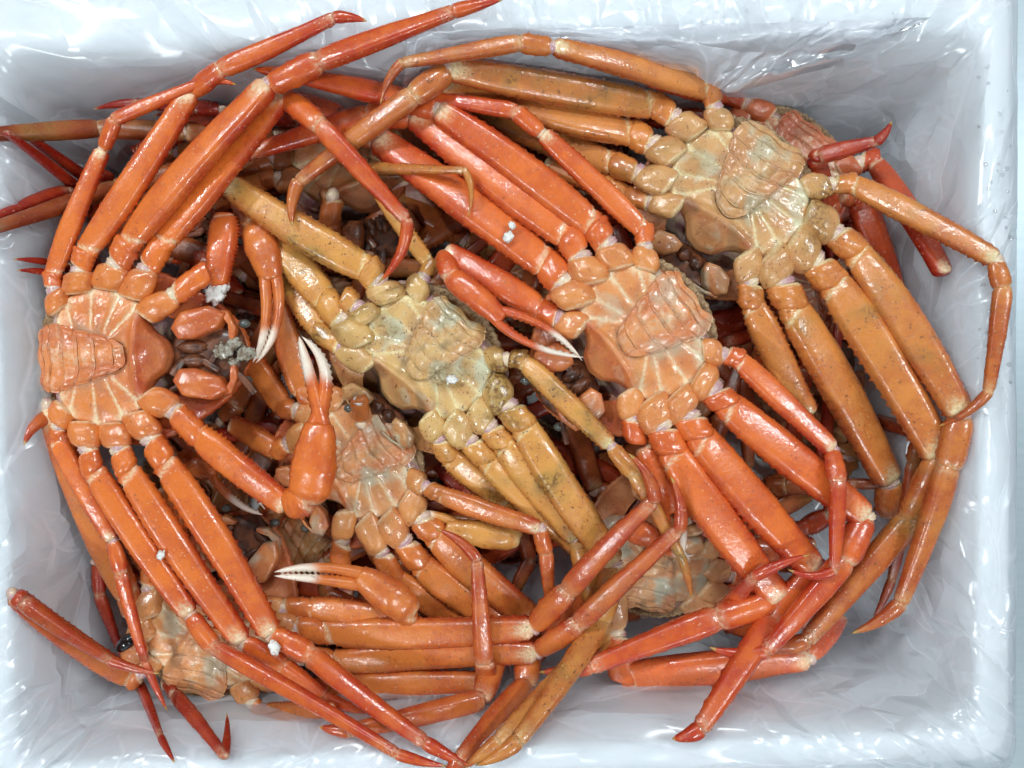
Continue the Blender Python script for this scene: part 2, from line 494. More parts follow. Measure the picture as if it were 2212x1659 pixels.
        for q_, h_ in ((.93, -.10), (.97, -.075), (1.02, -.07), (1.08, -.10), (1.16, -.17), (1.22, -.26)):
            Us.append(c0[0] + q_ * R * np.cos(np.linspace(-np.pi, np.pi, na, endpoint=False))); Vs.append(q_ * R * np.sin(np.linspace(-np.pi, np.pi, na, endpoint=False)))
            Hs.append(dome(Us[-1], Vs[-1]) + h_ - .35 * smooth(.66, .80, -Us[-1]) + .012 * np.sin(np.arange(na) * .9 + q_ * 40))
        self.add('side_skin', self.W(np.array(Us), np.array(Vs), np.array(Hs)).reshape(-1, 3), grid_faces(6, na), M_MEMB)
        # carapace below --------------------------------------------
        nA = 140
        a = np.linspace(0, 2 * np.pi, nA, endpoint=False)
        prof = [(.52, -.30), (.70, -.25), (.84, -.20), (.90, -.18), (.925, -.16), (.94, -.15), (.965, -.135), (.985, -.14), (1.0, -.18), (.99, -.26), (.93, -.42), (.80, -.58), (.55, -.72), (.25, -.78), (.02, -.79)]
        Us, Vs, Hs = [], [], []
        for q, hz in prof:
            cu = np.sign(np.cos(a)) * np.abs(np.cos(a)) ** .9; cv = np.sign(np.sin(a)) * np.abs(np.sin(a)) ** .9
            jag = (1 + .012 * np.where(np.arange(nA) % 2, 1, -1) * r.uniform(.2, 1, nA)) if .96 < q else 1.0
            uq = -.52 + 1.41 * q * cu * jag
            Us.append(uq); Vs.append(1.24 * q * cv * jag * (1 - .30 * smooth(-.5, -2.1, uq)))
            Hs.append(np.full(nA, hz) + .03 * np.sin(3 * a + q * 4) * (q > .5) - .34 * smooth(-.7, -1.8, uq))
        V = self.W(np.array(Us), np.array(Vs), np.array(Hs)).reshape(-1, 3)
        A = np.zeros((len(V), 3)); A[:, 0] = .75
        uf = np.array(Us).ravel(); qf = np.repeat([q for q, _ in prof], nA)
        ob = self.add('carapace', V, grid_faces(len(prof), nA), m['body'], None, A)
        ob.data.materials.append(m.get('rim', M_RIM))
        ri = [i for i, (q, _) in enumerate(prof)]
        for pi_, pl in enumerate(ob.data.polygons):
            row, colm = divmod(pi_, nA)
            if 3 <= row <= 9 and Us[row][colm] > .25: pl.material_index = 1
        # mouth -----------------------------------------------------
        if foam:
            for q_, (fu, fv, fr_) in enumerate(((-1.66, .02, .13), (-1.80, .12, .10), (-1.95, -.02, .12), (-1.78, -.14, .07))):
                V, F = blob(self.W(fu, fv, -.20), fr_ * self.S, fr_ * .8 * self.S, .03 * self.S, 40 + q_, .55, 16, 22, axis=self.U)
                self.add('mouth_foam', V, F, M_FOAM)
        if mouth:
            for s in (1, -1):
                poly = np.array([(-1.00, .36), (-1.12, .58), (-1.50, .66), (-1.72, .54), (-1.62, .34), (-1.30, .20), (-1.08, .20)]) * [1, s]
                self.pillow('mouth_plate', poly, -.20, .12, m['body'], tilt=(.08, .10 * s))
                poly = np.array([(-1.60, .60), (-1.74, .58), (-1.84, .34), (-1.80, .16), (-1.74, .18), (-1.74, .38)]) * [1, s]
                self.pillow('mouth_palp', poly, -.24, .07, m['body'])
                V, F = blob(self.W(-1.22, .10 * s, -.30), .20 * self.S * self.mlen, .10 * self.S, .10 * self.S, self.seed + s, .2, axis=self.U)
                self.add('mouth_lobe', V, F, M_MOUTH)
                V, F = blob(self.W(-1.92, .40 * s, -.30),   .08 * self.S, .065 * self.S, .065 * self.S, self.seed + s + 3, .1)
                self.add('eye', V, F, M_GREYEYE)
            rr_ = random.Random(self.seed + 77)
            for q_ in range(5 if self.mlen > .7 else 0):
                cu, cv, an = rr_.uniform(-1.85, -1.1), rr_.uniform(-.42, .42), rr_.uniform(0, 6.28)
                L_ = rr_.uniform(.22, .40)
                V, F, A = segment('isch', self.W(cu, cv, -.24), self.W(cu + L_ * math.cos(an), cv + L_ * math.sin(an), -.20 + rr_.uniform(-.08, .08)), rr_.uniform(.09, .14) * self.S, (.35, .6), .6, seed=self.seed * 31 + q_, spike=.0006)
                self.add('mouth_part', V, F, M_MOUTH, None, None)
            V, F = blob(self.W(-1.40, 0, -.42), .52 * self.S * self.mlen, .50 * self.S, .14 * self.S, self.seed + 9, .10, 22, 30, axis=self.U)
            self.add('mouth_cavity', V, F, M_MOUTH)
    def pillow(self, name, poly, h0, hgt, mat, tilt=(0, 0), parent=None):
        n = 40; per = np.vstack([poly, poly[:1]])
        d = np.r_[0, np.cumsum(np.linalg.norm(np.diff(per, axis=0), axis=1))]
        t = np.linspace(0, d[-1], n, endpoint=False)
        O = np.stack([np.interp(t, d, per[:, 0]), np.interp(t, d, per[:, 1])], 1)
        for _ in range(0): O = .5 * O + .25 * np.roll(O, 1, 0) + .25 * np.roll(O, -1, 0)
        c = O.mean(0)
        rows, hs = [], []
        for q, k in ((1.0, -.9), (1.0, .35), (.97, .70), (.90, .88), (.70, 1.0), (.4, 1.12), (.05, 1.2)):
            rows.append(c + (O - c) * q)
            wv = .05 * np.sin((rows[-1] - c) @ np.array([9, 22]))
            hs.append(h0 + hgt * (k + wv * (q < .95)) + (rows[-1] - c) @ np.array(tilt))
        R_ = np.array(rows); H_ = np.array(hs)
        V = self.W(R_[..., 0], R_[..., 1], H_).reshape(-1, 3)
        F = grid_faces(len(rows), n); F.append(tuple(range((len(rows) - 1) * n, len(rows) * n)))
        A = np.zeros((len(V), 3)); A[:, 0] = .55; A[:, 2] = .12
        return self.add(name, V, F, mat, parent, A)
    def base(self, idx, J2):
        bu, bv = LEG_BASE[idx]
        d = P(*J2) - self.O
        s = 1 if np.dot(d, self.Vv) >= 0 else -1
        return self.W(bu, bv * s, -.02), s
    def leg(self, idx, wpx, J2, J3=None, J4=None, J5=None, J6=None, name='leg', spike=None, redb=0.0, J1=None, thick=.58, fleshy=False, hollow=False):
        self.n += 1; sd = self.seed * 100 + self.n * 7
        J3, J4, J5, J6 = fit(J3), fit(J4), fit(J5), fit(J6)
        m = self.mats; mt = m['leg']
        p2 = P(*J2); p0, s = self.base(idx, J2)
        wd = wpx * SC(J2[2])
        spike = (.0016 if idx < 3 else .0011) if spike is None else spike
        p1 = P(*J1) if J1 else p0 + (p2 - p0) * .52 + np.array([0, 0, .001])
        d01 = nrm(p1 - p0); d12 = nrm(p2 - p1)
        wc = max(wd * .98, .43 * self.S) if idx in (1, 2, 3) else max(wd * 1.0, .36 * self.S)
        if len(self.mats) and np.linalg.norm(p2 - p0) > 2.2 * self.S: wc *= .8
        V, F, A = segment('coxa', p0 - d01 * .002, p1, wc, (.10, .22), .62, pale0=.6, pale1=.35, seed=sd, edge_red=.35, shear=.30 * s)
        leg = self.add(name, V, F, m['body'], None, A)
        V, F = membrane(p1 + d01 * .0005, d01 + d12 * .6 + 0.35 * nrm(np.cross(d01, [0, 0, 1.0])) * (1 if self.n % 2 else -1), max(wc * .60, wd * .66), .008, sd, .74)
        self.add('joint_membrane', V, F, M_MEMB, leg)
        V, F, A = segment('isch', p1 + d12 * .0022, p2 + d12 * .003, wd * .98, (.15 + redb, .3 + redb), .70, pale0=.9, slant=.07, seed=sd + 1, edge_red=.3, spike=spike * .7, shear=-.30 * s)
        self.add('base_segment', V, F, mt, leg, A)
        if J3 is None:
            if hollow:
                V, F = membrane(p2 + d12 * .001, d12, wd * .66, .004, sd, .95)
                self.add('broken_end', V, F, M_FLESH, leg)
            return leg
        # widths follow the true distance of each joint
        p3 = P(*J3); d23 = nrm(p3 - p2)
        V, F, A = segment('merus', p2 - d23 * .001, p3, wd, (.10 + redb, .50 + redb), thick, spike=spike, pale1=.85, seed=sd + 2)
        self.add('upper_segment', V, F, mt, leg, A)
        if J4 is None: return leg
        p4 = P(*J4); d34 = nrm(p4 - p3)
        V, F = membrane(p3 + d23 * .001, d23 + d34, wd * .52, .007, sd + 3)
        self.add('joint_membrane', V, F, M_MEMB, leg)
        V, F, A = segment('carpus', p3 + d34 * .001 , p4, wd, (.48 + redb, .58 + redb), .72, spike=spike * .7, pale0=.35, pale1=.4, seed=sd + 4, edge_red=.35)
        self.add('knee_segment', V, F, mt, leg, A)
        if J5 is None: return leg
        p5 = P(*J5); d45 = nrm(p5 - p4)
        V, F, A = segment('prop', p4 - d45 * .001, p5, wd, (.54 + redb, .74 + redb), .70, spike=spike * .5, pale0=.25, pale1=.25, seed=sd + 5, edge_red=.35)
        self.add('lower_segment', V, F, mt, leg, A)
        if J6 is None: return leg
        p6 = P(*J6); L = np.linalg.norm(p6 - p5); d56 = nrm(p6 - p5)
        c = p5 + L * .5 * nrm(.55 * d45 + .75 * d56) if np.dot(d45, d56) > -.3 else (p5 + p6) / 2 + d45 * L * .10
        V, F, A = segment('dact', p5 - d56 * .0008, p6, wd, (.74 + redb, .85 + redb), .85, ctrl=c, pale0=.35, tip=1.0, seed=sd + 6, edge_red=.25)
        self.add('leg_tip', V, F, mt, leg, A)
        return leg
    def claw(self, wpx, J2, J3, palm0, palm1, pw, tipa, tipb, mida=None, midb=None, spike=.0022, J1=None, white=.45, redb=0.0, arm=True):
        """pincer leg: arm, wrist, palm and two fingers"""
        self.n += 1; sd = self.seed * 100 + self.n * 7 + 3
        m = self.mats
        a, b = P(*palm0), P(*palm1)
        leg = self.leg(0, wpx, J2, J3, None, name='claw_arm', spike=spike, J1=J1, redb=redb) if arm else None
        pwid = pw * SC(palm0[2]); d = nrm(b - a)
        if arm and J3 is not None:
            p3 = P(*J3)
            V, F, A = segment('carpus', p3, a + d * .003, max(pwid, wpx * SC(J3[2])) * .95, (.3 + redb, .35 + redb), .8, spike=spike * .6, pale0=.5, pale1=.5, seed=sd, edge_red=.3)
            self.add('wrist_segment', V, F, m['leg'], leg, A)
        V, F, A = segment('palm', a, b, pwid, (.22 + redb, .28 + redb), .68, spike=spike * .3, pale0=.6, seed=sd + 1, edge_red=.3)
        palm = self.add('palm', V, F, m['claw'], leg, A)
        side = nrm(np.cross(d, [0, 0, 1.0]))
        for sg, tp, md in ((1, tipa, mida), (-1, tipb, midb)):
            t_ = P(*tp)
            st = b + side * sg * pwid * .165 - d * .14 * np.linalg.norm(b - a)
            L = np.linalg.norm(t_ - st)
            mdp = P(*md) if md else st + (t_ - st) * .5 + side * sg * L * .10
            ctrl = 2 * mdp - .5 * (st + t_)
            n = 34; t = np.linspace(0, 1, n)
            path = bez(st, ctrl, t_, t)
            hw = pwid * .185 * np.interp(t, [0, .1, .4, .7, .9, 1], [.92, .95, .74, .54, .30, .03])
            sp = np.zeros((n, NA))
            j = NA // 2 if sg > 0 else 0
            for i in range(6, n - 3, 2): sp[i, j] = .0012 * random.uniform(.5, 1.2)
            V, F, _ = sweep(path, hw, hw * .95, np.array([0, 0, 1.0]), sp, 2.0)
            th_f = np.arange(NA) * 2 * np.pi / NA
            A = np.zeros((n, NA, 3)); A[..., 0] = (.3 + redb); A[..., 2] = np.clip(smooth(white - .10, white + .16, t)[:, None] * .6 * (1 + .35 * np.cos(th_f + (math.pi if sg > 0 else 0)))[None], 0, .6)
            A = A.reshape(-1, 3); A = np.vstack([A, A[0], A[-1]])
            self.add('pincer_finger', V, F, m['claw'], leg or palm, A)
        return leg

def mat_set(nm, orange, red, cream=CREAM, dirt=BROWN, amt=0.0, olive=0.0, rough=.27, pebble=.24, body=None, rim=None, grey=srgb(150, 130, 104), stain=0.0):
    d = {'leg': shell_material(nm + '_leg_shell', orange, red, cream, TIPY, dirt, amt, olive, rough, pebble)}
    bo, br = body if body else (orange, red)
    d['body'] = shell_material(nm + '_belly_shell', bo, br, cream, grey, dirt, amt, olive, rough + .03, pebble * 1.35, stain)
    d['claw'] = shell_material(nm + '_claw_shell', orange, red, cream, srgb(240, 222, 204), dirt, amt * .6, 0, rough, pebble * 1.1)
    if rim: d['rim'] = rim
    return d

ORANGE_MATS = mat_set('orange', srgb(238, 130, 56), srgb(204, 56, 28), amt=.10, body=(srgb(234, 142, 70), srgb(210, 88, 42)))
CORAL_MATS = mat_set('coral', srgb(240, 128, 60), srgb(204, 58, 30), amt=.10, stain=.35, body=(srgb(236, 160, 94), srgb(216, 102, 56)))
YELLOW_MATS = mat_set('yellow', srgb(230, 170, 90), srgb(200, 108, 46), cream=srgb(240, 222, 168), amt=1.35, olive=.6, stain=.75, body=(srgb(226, 190, 124), srgb(204, 134, 82)))
AMBER_MATS = mat_set('amber', srgb(226, 148, 76), srgb(190, 84, 40), cream=srgb(238, 220, 172), amt=.8, olive=.35, stain=.55, body=(srgb(220, 172, 114), srgb(196, 116, 70)))
TAN_MATS = mat_set('tan', srgb(228, 136, 66), srgb(196, 70, 36), amt=.45, olive=.2, stain=.6, body=(srgb(230, 162, 98), srgb(208, 104, 64)))
PALE_MATS = mat_set('pale', srgb(238, 124, 66), srgb(200, 52, 34), amt=.10, stain=.85, body=(srgb(240, 190, 136), srgb(224, 140, 92)))
SHADED_BROWN_MATS = mat_set('brown', srgb(186, 104, 50), srgb(140, 52, 26), cream=srgb(190, 160, 116), amt=.7, olive=.35, rough=.34, body=(srgb(180, 112, 62), srgb(146, 72, 40)))  # brown shells; shade of the deep gaps is partly put into their colour
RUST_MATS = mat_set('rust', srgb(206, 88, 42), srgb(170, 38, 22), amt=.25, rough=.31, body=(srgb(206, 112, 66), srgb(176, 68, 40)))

RIMC = np.array([P(-22, 118, 0)[:2], P(2120, 72, 0)[:2], P(2106, 1575, 0)[:2], P(38, 1652, 0)[:2]])
def inside(pt, margin):
    for i in range(4):
        a, b = RIMC[i], RIMC[(i + 1) % 4]
        n = np.array([(b - a)[1], -(b - a)[0]]); n /= np.linalg.norm(n)
        if np.dot(n, RIMC.mean(0) - a) < 0: n = -n
        if np.dot(n, pt[:2] - a) < margin + .19 * max(0, -pt[2]): return False
    return True
def fit(J, margin=.011):
    """lift a joint until it clears the wall; if it lies beyond the wall it rests over the rim"""
    if J is None: return None
    x, y, z = J
    while z < -4 and not inside(P(x, y, z), margin): z += 2
    if not inside(P(x, y, z), .004): z = max(z, 9)
    return (x, y, z)

#CRABS_BEGIN
# ------------------------------------------------------------------ the crabs, top ones first
A = Crab('crab', 'bright orange crab belly up at the left wall, mouth to the middle', (204, 771), 158, (-1, .04), -14, ORANGE_MATS, tilt=(.02, 0), seed=1, foam=True, mlen=1.05)
A.leg(4, 44, (112, 600, -15), (222, 325, -10), (248, 258, -4), (446, 174, 0), (510, 183, 0))
A.leg(3, 60, (180, 552, -13), (412, 200, -4), (478, 148, 2), (722, 38, 8), (793, 46, 6))
A.leg(2, 72, (272, 535, -12), (580, 185, 0), (690, 132, 4), (980, 25, 10), (1088, -2, 12))
A.leg(1, 66, (345, 535, -15), (612, 205, -14), (692, 272, -7), (878, 475, -8), (816, 612, -20))
A.leg(0, 60, (440, 592, -18), spike=.0015, J1=(372, 640, -16))
A.leg(4, 44, (120, 945, -18), (243, 1165, -22), (262, 1240, -22), (315, 1432, -26), (362, 1536, -34))
A.leg(3, 58, (200, 1010, -14), (410, 1325, -22), (462, 1398, -20), (858, 1628, -10), (965, 1655, -8))
A.leg(2, 64, (272, 1008, -13), (523, 1385, -25), (612, 1440, -30), (703, 1505, -32), (805, 1540, -34))
A.leg(1, 68, (350, 990, -15), (585, 1368, -26), (672, 1415, -24), (918, 1603, -10), (1018, 1656, -8))
A.claw(66, (425, 935, -16), (622, 1092, -12), (665, 1086, -6), (690, 915, -4), 100, (646, 727, -6), (652, 727, -6), (670, 812, -5), (703, 815, -6), J1=(372, 885, -16))

B = Crab('crab', 'clean coral orange crab belly up right of the middle, lying on top', (1400, 711), 160, (.811, -.586), -14, CORAL_MATS, tilt=(.10, 0), seed=2)
B.leg(4, 50, (1392, 500, -16), (1172, 290, -10), (1113, 240, -8), (908, 206, -18), (840, 205, -22))
B.leg(3, 74, (1290, 495, -15), (948, 238, -17), (880, 217, -22), (640, 165, -20), (545, 148, -20), redb=.05)
B.leg(2, 78, (1230, 515, -18), (895, 250, -24), (795, 250, -30), (545, 330, -36), (440, 345, -42), redb=.05)
B.leg(1, 86, (1187, 577, -21), (815, 302, -28), (735, 255, -36), (560, 200, -44), redb=.1)
B.claw(64, (1172, 675, -26), (960, 545, -28), (966, 592, -22), (1085, 690, -16), 58, (1262, 772, -10), (1258, 780, -12), spike=.0018, white=.55, redb=.2)
B.leg(4, 52, (1590, 772, -12), (1797, 970, -8), (1810, 1042, 0), (1802, 1230, -2), (1702, 1230, -6), redb=.1)
B.leg(3, 82, (1562, 868, -12), (1868, 1115, -16), (1822, 1212, -12), (1655, 1405, -12), (1533, 1398, -14), redb=.08)
B.leg(2, 86, (1505, 935, -13), (1758, 1228, -22), (1672, 1335, -26), (1512, 1575, -12), (1452, 1596, -8), redb=.04)
B.leg(1, 86, (1447, 968, -15), (1682, 1292, -24), (1550, 1335, -26), (1275, 1440, -28), (1165, 1452, -32), redb=.04)
B.claw(60, (1372, 945, -20), None, (1392, 962, -24), (1452, 1105, -26), 74, (1488, 1215, -34), (1470, 1215, -34), redb=.15)

C = Crab('crab', 'yellow crab speckled with brown dirt, belly up in the middle', (931, 761), 155, (.653, -.757), -34, YELLOW_MATS, tilt=(.06, 0), seed=3, mlen=.42)
C.leg(4, 36, (930, 572, -36), (805, 395, -40), (800, 362, -28), (1002, 368, -8), (1010, 470, -12))
C.leg(3, 76, (800, 585, -33), (497, 402, -34), (420, 330, -42))
C.leg(2, 62, (752, 648, -36), hollow=True)
C.leg(1, 74, (705, 652, -40), (545, 468, -50))
C.leg(0, 54, (690, 715, -42), (600, 560, -56))
C.leg(4, 48, (1125, 775, -26), (1318, 962, -10), (1370, 1025, -10), (1470, 1200, -14), (1494, 1295, -22))
C.leg(3, 76, (1128, 915, -34), (1325, 1215, -40), (1297, 1340, -42), (1120, 1600, -20), (1027, 1653, -10))
C.leg(2, 66, (1085, 955, -38), (1245, 1160, -48), (1312, 1370, -52), (1075, 1600, -36), (1000, 1660, -36))
C.leg(1, 66, (1048, 988, -42), (1250, 1180, -56))
C.claw(58, (968, 985, -44), (1090, 1090, -58), (1122, 1165, -52), (965, 1140, -50), 60, (880, 1110, -56), (880, 1120, -56))

E = Crab('crab', 'amber crab with a dirty yellowish belly in the far upper right', (1606, 402), 164, (.57, -.82), -28, AMBER_MATS, tilt=(.05, 0), seed=4, mlen=.5)
E.leg(4, 52, (1535, 200, -26), (1197, 102, -14), (1122, 92, -6), (869, 136, 2), (822, 225, -4))
E.leg(3, 70, (1420, 228, -30), (973, 148, -20), (892, 208, -4), (645, 393, -24), (632, 490, -22))
E.leg(2, 74, (1372, 290, -36), (950, 182, -36))
E.leg(1, 64, (1328, 355, -40), (1010, 235, -48))
E.leg(0, 56, (1358, 425, -42), (1180, 350, -52))
E.leg(4, 52, (1835, 395, -28), (2150, 560, -10), (2166, 622, -6), (2135, 845, -4), (2026, 921, -6))
E.leg(3, 78, (1845, 540, -30), (2075, 895, -20), (2047, 1010, -14), (1945, 1302, -18), (1840, 1368, -24), redb=.04)
E.leg(2, 88, (1795, 605, -31), (2028, 985, -32), (1965, 1125, -28), (1742, 1383, -26), (1620, 1392, -28))
E.leg(1, 90, (1705, 655, -34), (1920, 1040, -46), (1925, 1110, -56))
E.leg(0, 66, (1625, 655, -36), (1745, 895, -46), spike=.0020)

D = Crab('crab', 'tan crab with a pinkish belly half hidden below the raised claw', (782, 990), 138, (.82, -.57), -52, TAN_MATS, tilt=(.05, 0), seed=5, mlen=.5)
D.leg(4, 46, (776, 868, -40), hollow=True, J1=(782, 912, -50))
D.leg(4, 46, (945, 1065, -44), (1165, 1140, -36), (1180, 1195, -40), (1188, 1300, -46), (1195, 1345, -50))
D.leg(3, 74, (935, 1150, -54), (1150, 1335, -62), (1137, 1482, -50), (990, 1645, -24), (955, 1705, -18))
D.leg(2, 68, (905, 1215, -58), (1085, 1350, -66), (1040, 1512, -44), (755, 1578, -30), (690, 1570, -26))
D.leg(1, 58, (855, 1250, -60), (1000, 1350, -70))
D.leg(0, 52, (735, 1215, -66))
D.leg(3, 60, (655, 850, -54), (592, 640, -54))
D.leg(2, 56, (612, 880, -60), (530, 760, -66))
D.leg(1, 52, (598, 975, -64), (500, 915, -72))

F = Crab('crab', 'tan orange crab under crossing legs in the lower left corner', (445, 1393), 140, (-.28, .96), -47, TAN_MATS, tilt=(.06, 0), seed=6, mlen=1.1)
F.leg(4, 42, (565, 1540, -42), (725, 1530, -46))
F.leg(3, 58, (655, 1492, -54), (1056, 1475, -46), (1046, 1428, -30), (1030, 1210, -22), (942, 1142, -26), redb=.04)
F.leg(2, 64, (715, 1430, -52), (1158, 1408, -40), (1250, 1345, -28), (1466, 1145, -6), (1449, 1030, 0), redb=.06)
F.leg(1, 68, (690, 1362, -50), (1150, 1355, -38), (1228, 1275, -26), (1412, 1082, -4), (1358, 980, 2), redb=.08)
ey, ef = blob(P(274, 1388, -38), .0075, .0042, .0042, 3, .04, axis=(1, .9, 0)); F.add('eye', ey, ef, M_BLACKEYE)
ey, ef = blob(P(290, 1408, -41), .0085, .0068, .0060, 4, .1, axis=(1, .6, 0)); A_ = np.zeros((len(ey), 3)); A_[:, 0] = .3; F.add('eye_socket', ey, ef, F.mats['body'], None, A_)
F.claw(56, (665, 1312, -52), (860, 1335, -48), (895, 1325, -40), (775, 1242, -36), 78, (592, 1236, -34), (592, 1244, -34), (690, 1225, -34), (690, 1252, -34), white=.5)
F.leg(4, 50, (285, 1468, -46), (30, 1285, -22), (50, 1300, -12), (235, 1425, -16), (345, 1455, -14), redb=.35)
F.leg(3, 68, (285, 1300, -52), (102, 880, -52), (106, 915, -48), (94, 905, -44), (52, 962, -40))
F.leg(2, 56, (325, 1225, -54), (235, 1050, -66))
F.claw(50, (390, 1190, -66), (360, 1050, -66), (380, 992, -54), (468, 1018, -50), 56, (568, 1112, -44), (572, 1100, -44), white=.4)

G = Crab('crab', 'dull brown crab buried under red legs near the top wall', (758, 322), 140, (-.3, -.95), -64, SHADED_BROWN_MATS, tilt=(.04, 0), seed=7)
G.leg(4, 58, (560, 300, -56), (405, 288, -50), (210, 277, -36), (-60, 292, -18))
G.leg(3, 58, (560, 350, -62), (420, 362, -62), (250, 405, -48), (-20, 495, -30))
G.leg(2, 54, (575, 385, -64), (460, 440, -72))
G.leg(0, 56, (712, 480, -62), (700, 560, -72), J1=(718, 425, -58))
G.leg(3, 52, (930, 320, -66), (1090, 330, -70))
G.leg(2, 52, (925, 400, -66), (1060, 440, -70))

H = Crab('crab', 'rusty crab deep behind the amber crab at the upper right wall', (1699, 357), 140, (.6, -.8), -54, RUST_MATS, tilt=(.04, 0), seed=8, mouth=False)
H.leg(4, 54, (1885, 345, -52), (2038, 592, -46))
H.leg(3, 60, (1850, 420, -62), (1935, 650, -68))
H.leg(2, 50, (1800, 480, -62), (1760, 338, -34), (1775, 335, -26), (1893, 305, -14), (1926, 262, -6))
H.leg(4, 48, (1570, 205, -52), (1400, 165, -52))
H.leg(3, 52, (1530, 260, -60), (1300, 240, -64))

I = Crab('crab', 'pale bellied crab under the crossed legs at lower right', (1412, 1225), 128, (-.2, .97), -60, PALE_MATS, tilt=(0, 0), seed=9)
I.leg(4, 52, (1575, 1345, -66), (1700, 1375, -66))
I.leg(3, 54, (1595, 1305, -66), (1740, 1340, -70))
I.leg(2, 54, (1605, 1255, -66), (1560, 1345, -60), (1545, 1338, -46), (1628, 1247, -10), (1750, 1198, -4))
I.leg(1, 54, (1590, 1190, -66), (1760, 1180, -70))
I.leg(4, 76, (1345, 1462, -46), (1745, 1418, -40), (1812, 1325, -46))
I.leg(3, 54, (1255, 1270, -68), (1150, 1420, -72))
I.claw(50, (1480, 1120, -66), None, (1352, 1140, -40), (1425, 1168, -40), 56, (1500, 1200, -44), (1490, 1210, -44))

J = Crab('crab', 'dark red legged crab at the very bottom of the lower left corner', (430, 1300), 130, (.3, -.95), -86, RUST_MATS, seed=10, mouth=False)
J.leg(3, 34, (300, 1250, -84), (210, 1210, -72), (215, 1285, -68), (258, 1400, -68), (297, 1498, -74), redb=.2)
J.leg(2, 34, (310, 1380, -84), (290, 1440, -76), (302, 1478, -74), (347, 1592, -58), (378, 1648, -52), redb=.2)
J.leg(1, 40, (350, 1430, -84), (360, 1480, -80), (378, 1502, -74), (485, 1634, -62), (490, 1540, -52), redb=.1)
J.leg(1, 50, (560, 1430, -84), (700, 1500, -80))
J.leg(3, 50, (590, 1250, -84), (760, 1290, -84))
J.leg(4, 50, (560, 1160, -84), (620, 1060, -84))

K = Crab('crab', 'red legged crab at the bottom under the orange legs by the upper left', (345, 440), 130, (.6, .8), -84, RUST_MATS, seed=12, mouth=False)
K.leg(4, 42, (230, 500, -80), (190, 432, -66), (140, 412, -56), (-40, 484, -34), redb=.2)
K.leg(3, 38, (200, 460, -76), (150, 440, -66), (175, 414, -56), (12, 286, -46), redb=.25)
K.leg(2, 40, (230, 380, -76), (190, 390, -64), (212, 402, -60), (48, 284, -46), redb=.25)
K.leg(1, 40, (300, 330, -76), (480, 240, -66), (420, 232, -58), (290, 222, -40), (203, 236, -34), redb=.3)
K.leg(0, 32, (200, 540, -76), (150, 580, -62), (125, 575, -56), (100, 566, -44), (28, 560, -38), redb=.3)
K.leg(0, 32, (205, 560, -78), (155, 600, -66), (130, 600, -58), (98, 588, -48), (36, 584, -40), redb=.3)
K.leg(4, 50, (430, 560, -80), (520, 640, -80))
K.leg(3, 52, (480, 470, -78), (640, 540, -80))
K.leg(2, 44, (480, 380, -76), (700, 300, -66), (640, 260, -56), (440, 240, -52), (330, 250, -54), redb=.3)
K.mats = TAN_MATS
K.claw(50, (420, 330, -76), (520, 430, -60), (546, 478, -42), (588, 605, -36), 74, (546, 783, -30), (552, 785, -30), (572, 700, -32), (599, 696, -33), white=.55, redb=.05)

Lc = Crab('crab', 'shadowed brown crab deep under the right hand legs', (1720, 900), 130, (-.7, .7), -88, SHADED_BROWN_MATS, seed=13)
Lc.leg(2, 54, (1830, 1010, -84), (1650, 1055, -66), (1700, 1050, -58), (1850, 1045, -52), (1945, 1052, -44))
Lc.leg(1, 44, (1860, 900, -84), (1990, 940, -66), (1975, 1000, -58), (1926, 1252, -40), (1884, 1342, -44), redb=.4)
Lc.leg(3, 54, (1750, 1060, -84), (1600, 1140, -76))
Lc.leg(4, 54, (1650, 1080, -84), (1500, 1080, -80))
Lc.leg(1, 54, (1600, 760, -84), (1500, 900, -80))
Lc.leg(2, 54, (1560, 850, -84), (1330, 1000, -80))
def filler(x, y, tail, mats, label, z=-88, S=128, seed=20):
    c = Crab('crab', label, (x, y), S, tail, z, mats, seed=seed, mouth=False, tilt=(0, 0))
    t = np.array(tail, float) / math.hypot(*tail); v = np.array([-t[1], t[0]])
    r = random.Random(seed)
    for s in (1, -1):
        for idx, out, along in ((4, .75, .9), (3, 1.0, .35), (2, 1.0, -.2), (1, .85, -.7)):
            d = v * s * out + t * along; d = d / np.linalg.norm(d)
            q = np.array([x, y]) + S * (t * LEG_BASE[idx][0] + v * s * LEG_BASE[idx][1])
            j2 = q + d * 75; j3 = j2 + d * r.uniform(210, 300); turn = r.choice((-1, 1)) * r.uniform(.9, 1.6)
            d2 = np.array([d[0] * math.cos(turn) - d[1] * math.sin(turn), d[0] * math.sin(turn) + d[1] * math.cos(turn)])
            j4 = j3 + d2 * 70; j5 = j4 + d2 * 190
            keep = []
            for jj in (j3, j4, j5):
                f_ = 1.0
                while f_ > .1 and not inside(P(x + (jj[0] - x) * f_, y + (jj[1] - y) * f_, z + 8), .03): f_ -= .05
                keep.append(np.array([x, y]) + (jj - np.array([x, y])) * f_)
            j3, j4, j5 = keep
            zz = [z + r.uniform(0, 6), z + r.uniform(2, 14), z + r.uniform(4, 14), z + r.uniform(4, 16)]
            c.leg(idx, 56 if idx < 4 else 44, (j2[0], j2[1], zz[0]), (j3[0], j3[1], zz[1]), (j4[0], j4[1], zz[2]), (j5[0], j5[1], zz[3]), redb=.1)
    return c
filler(690, 640, (.3, .95), SHADED_BROWN_MATS, 'shade-darkened brown crab deep in the gap between the pink claw and yellow legs', seed=21)
filler(1130, 620, (-.8, .6), SHADED_BROWN_MATS, 'shade-darkened brown crab deep under the two coral claw segments', seed=22)
filler(1120, 1010, (.2, -1), SHADED_BROWN_MATS, 'shade-darkened brown crab deep below the yellow legs in the middle', seed=23)
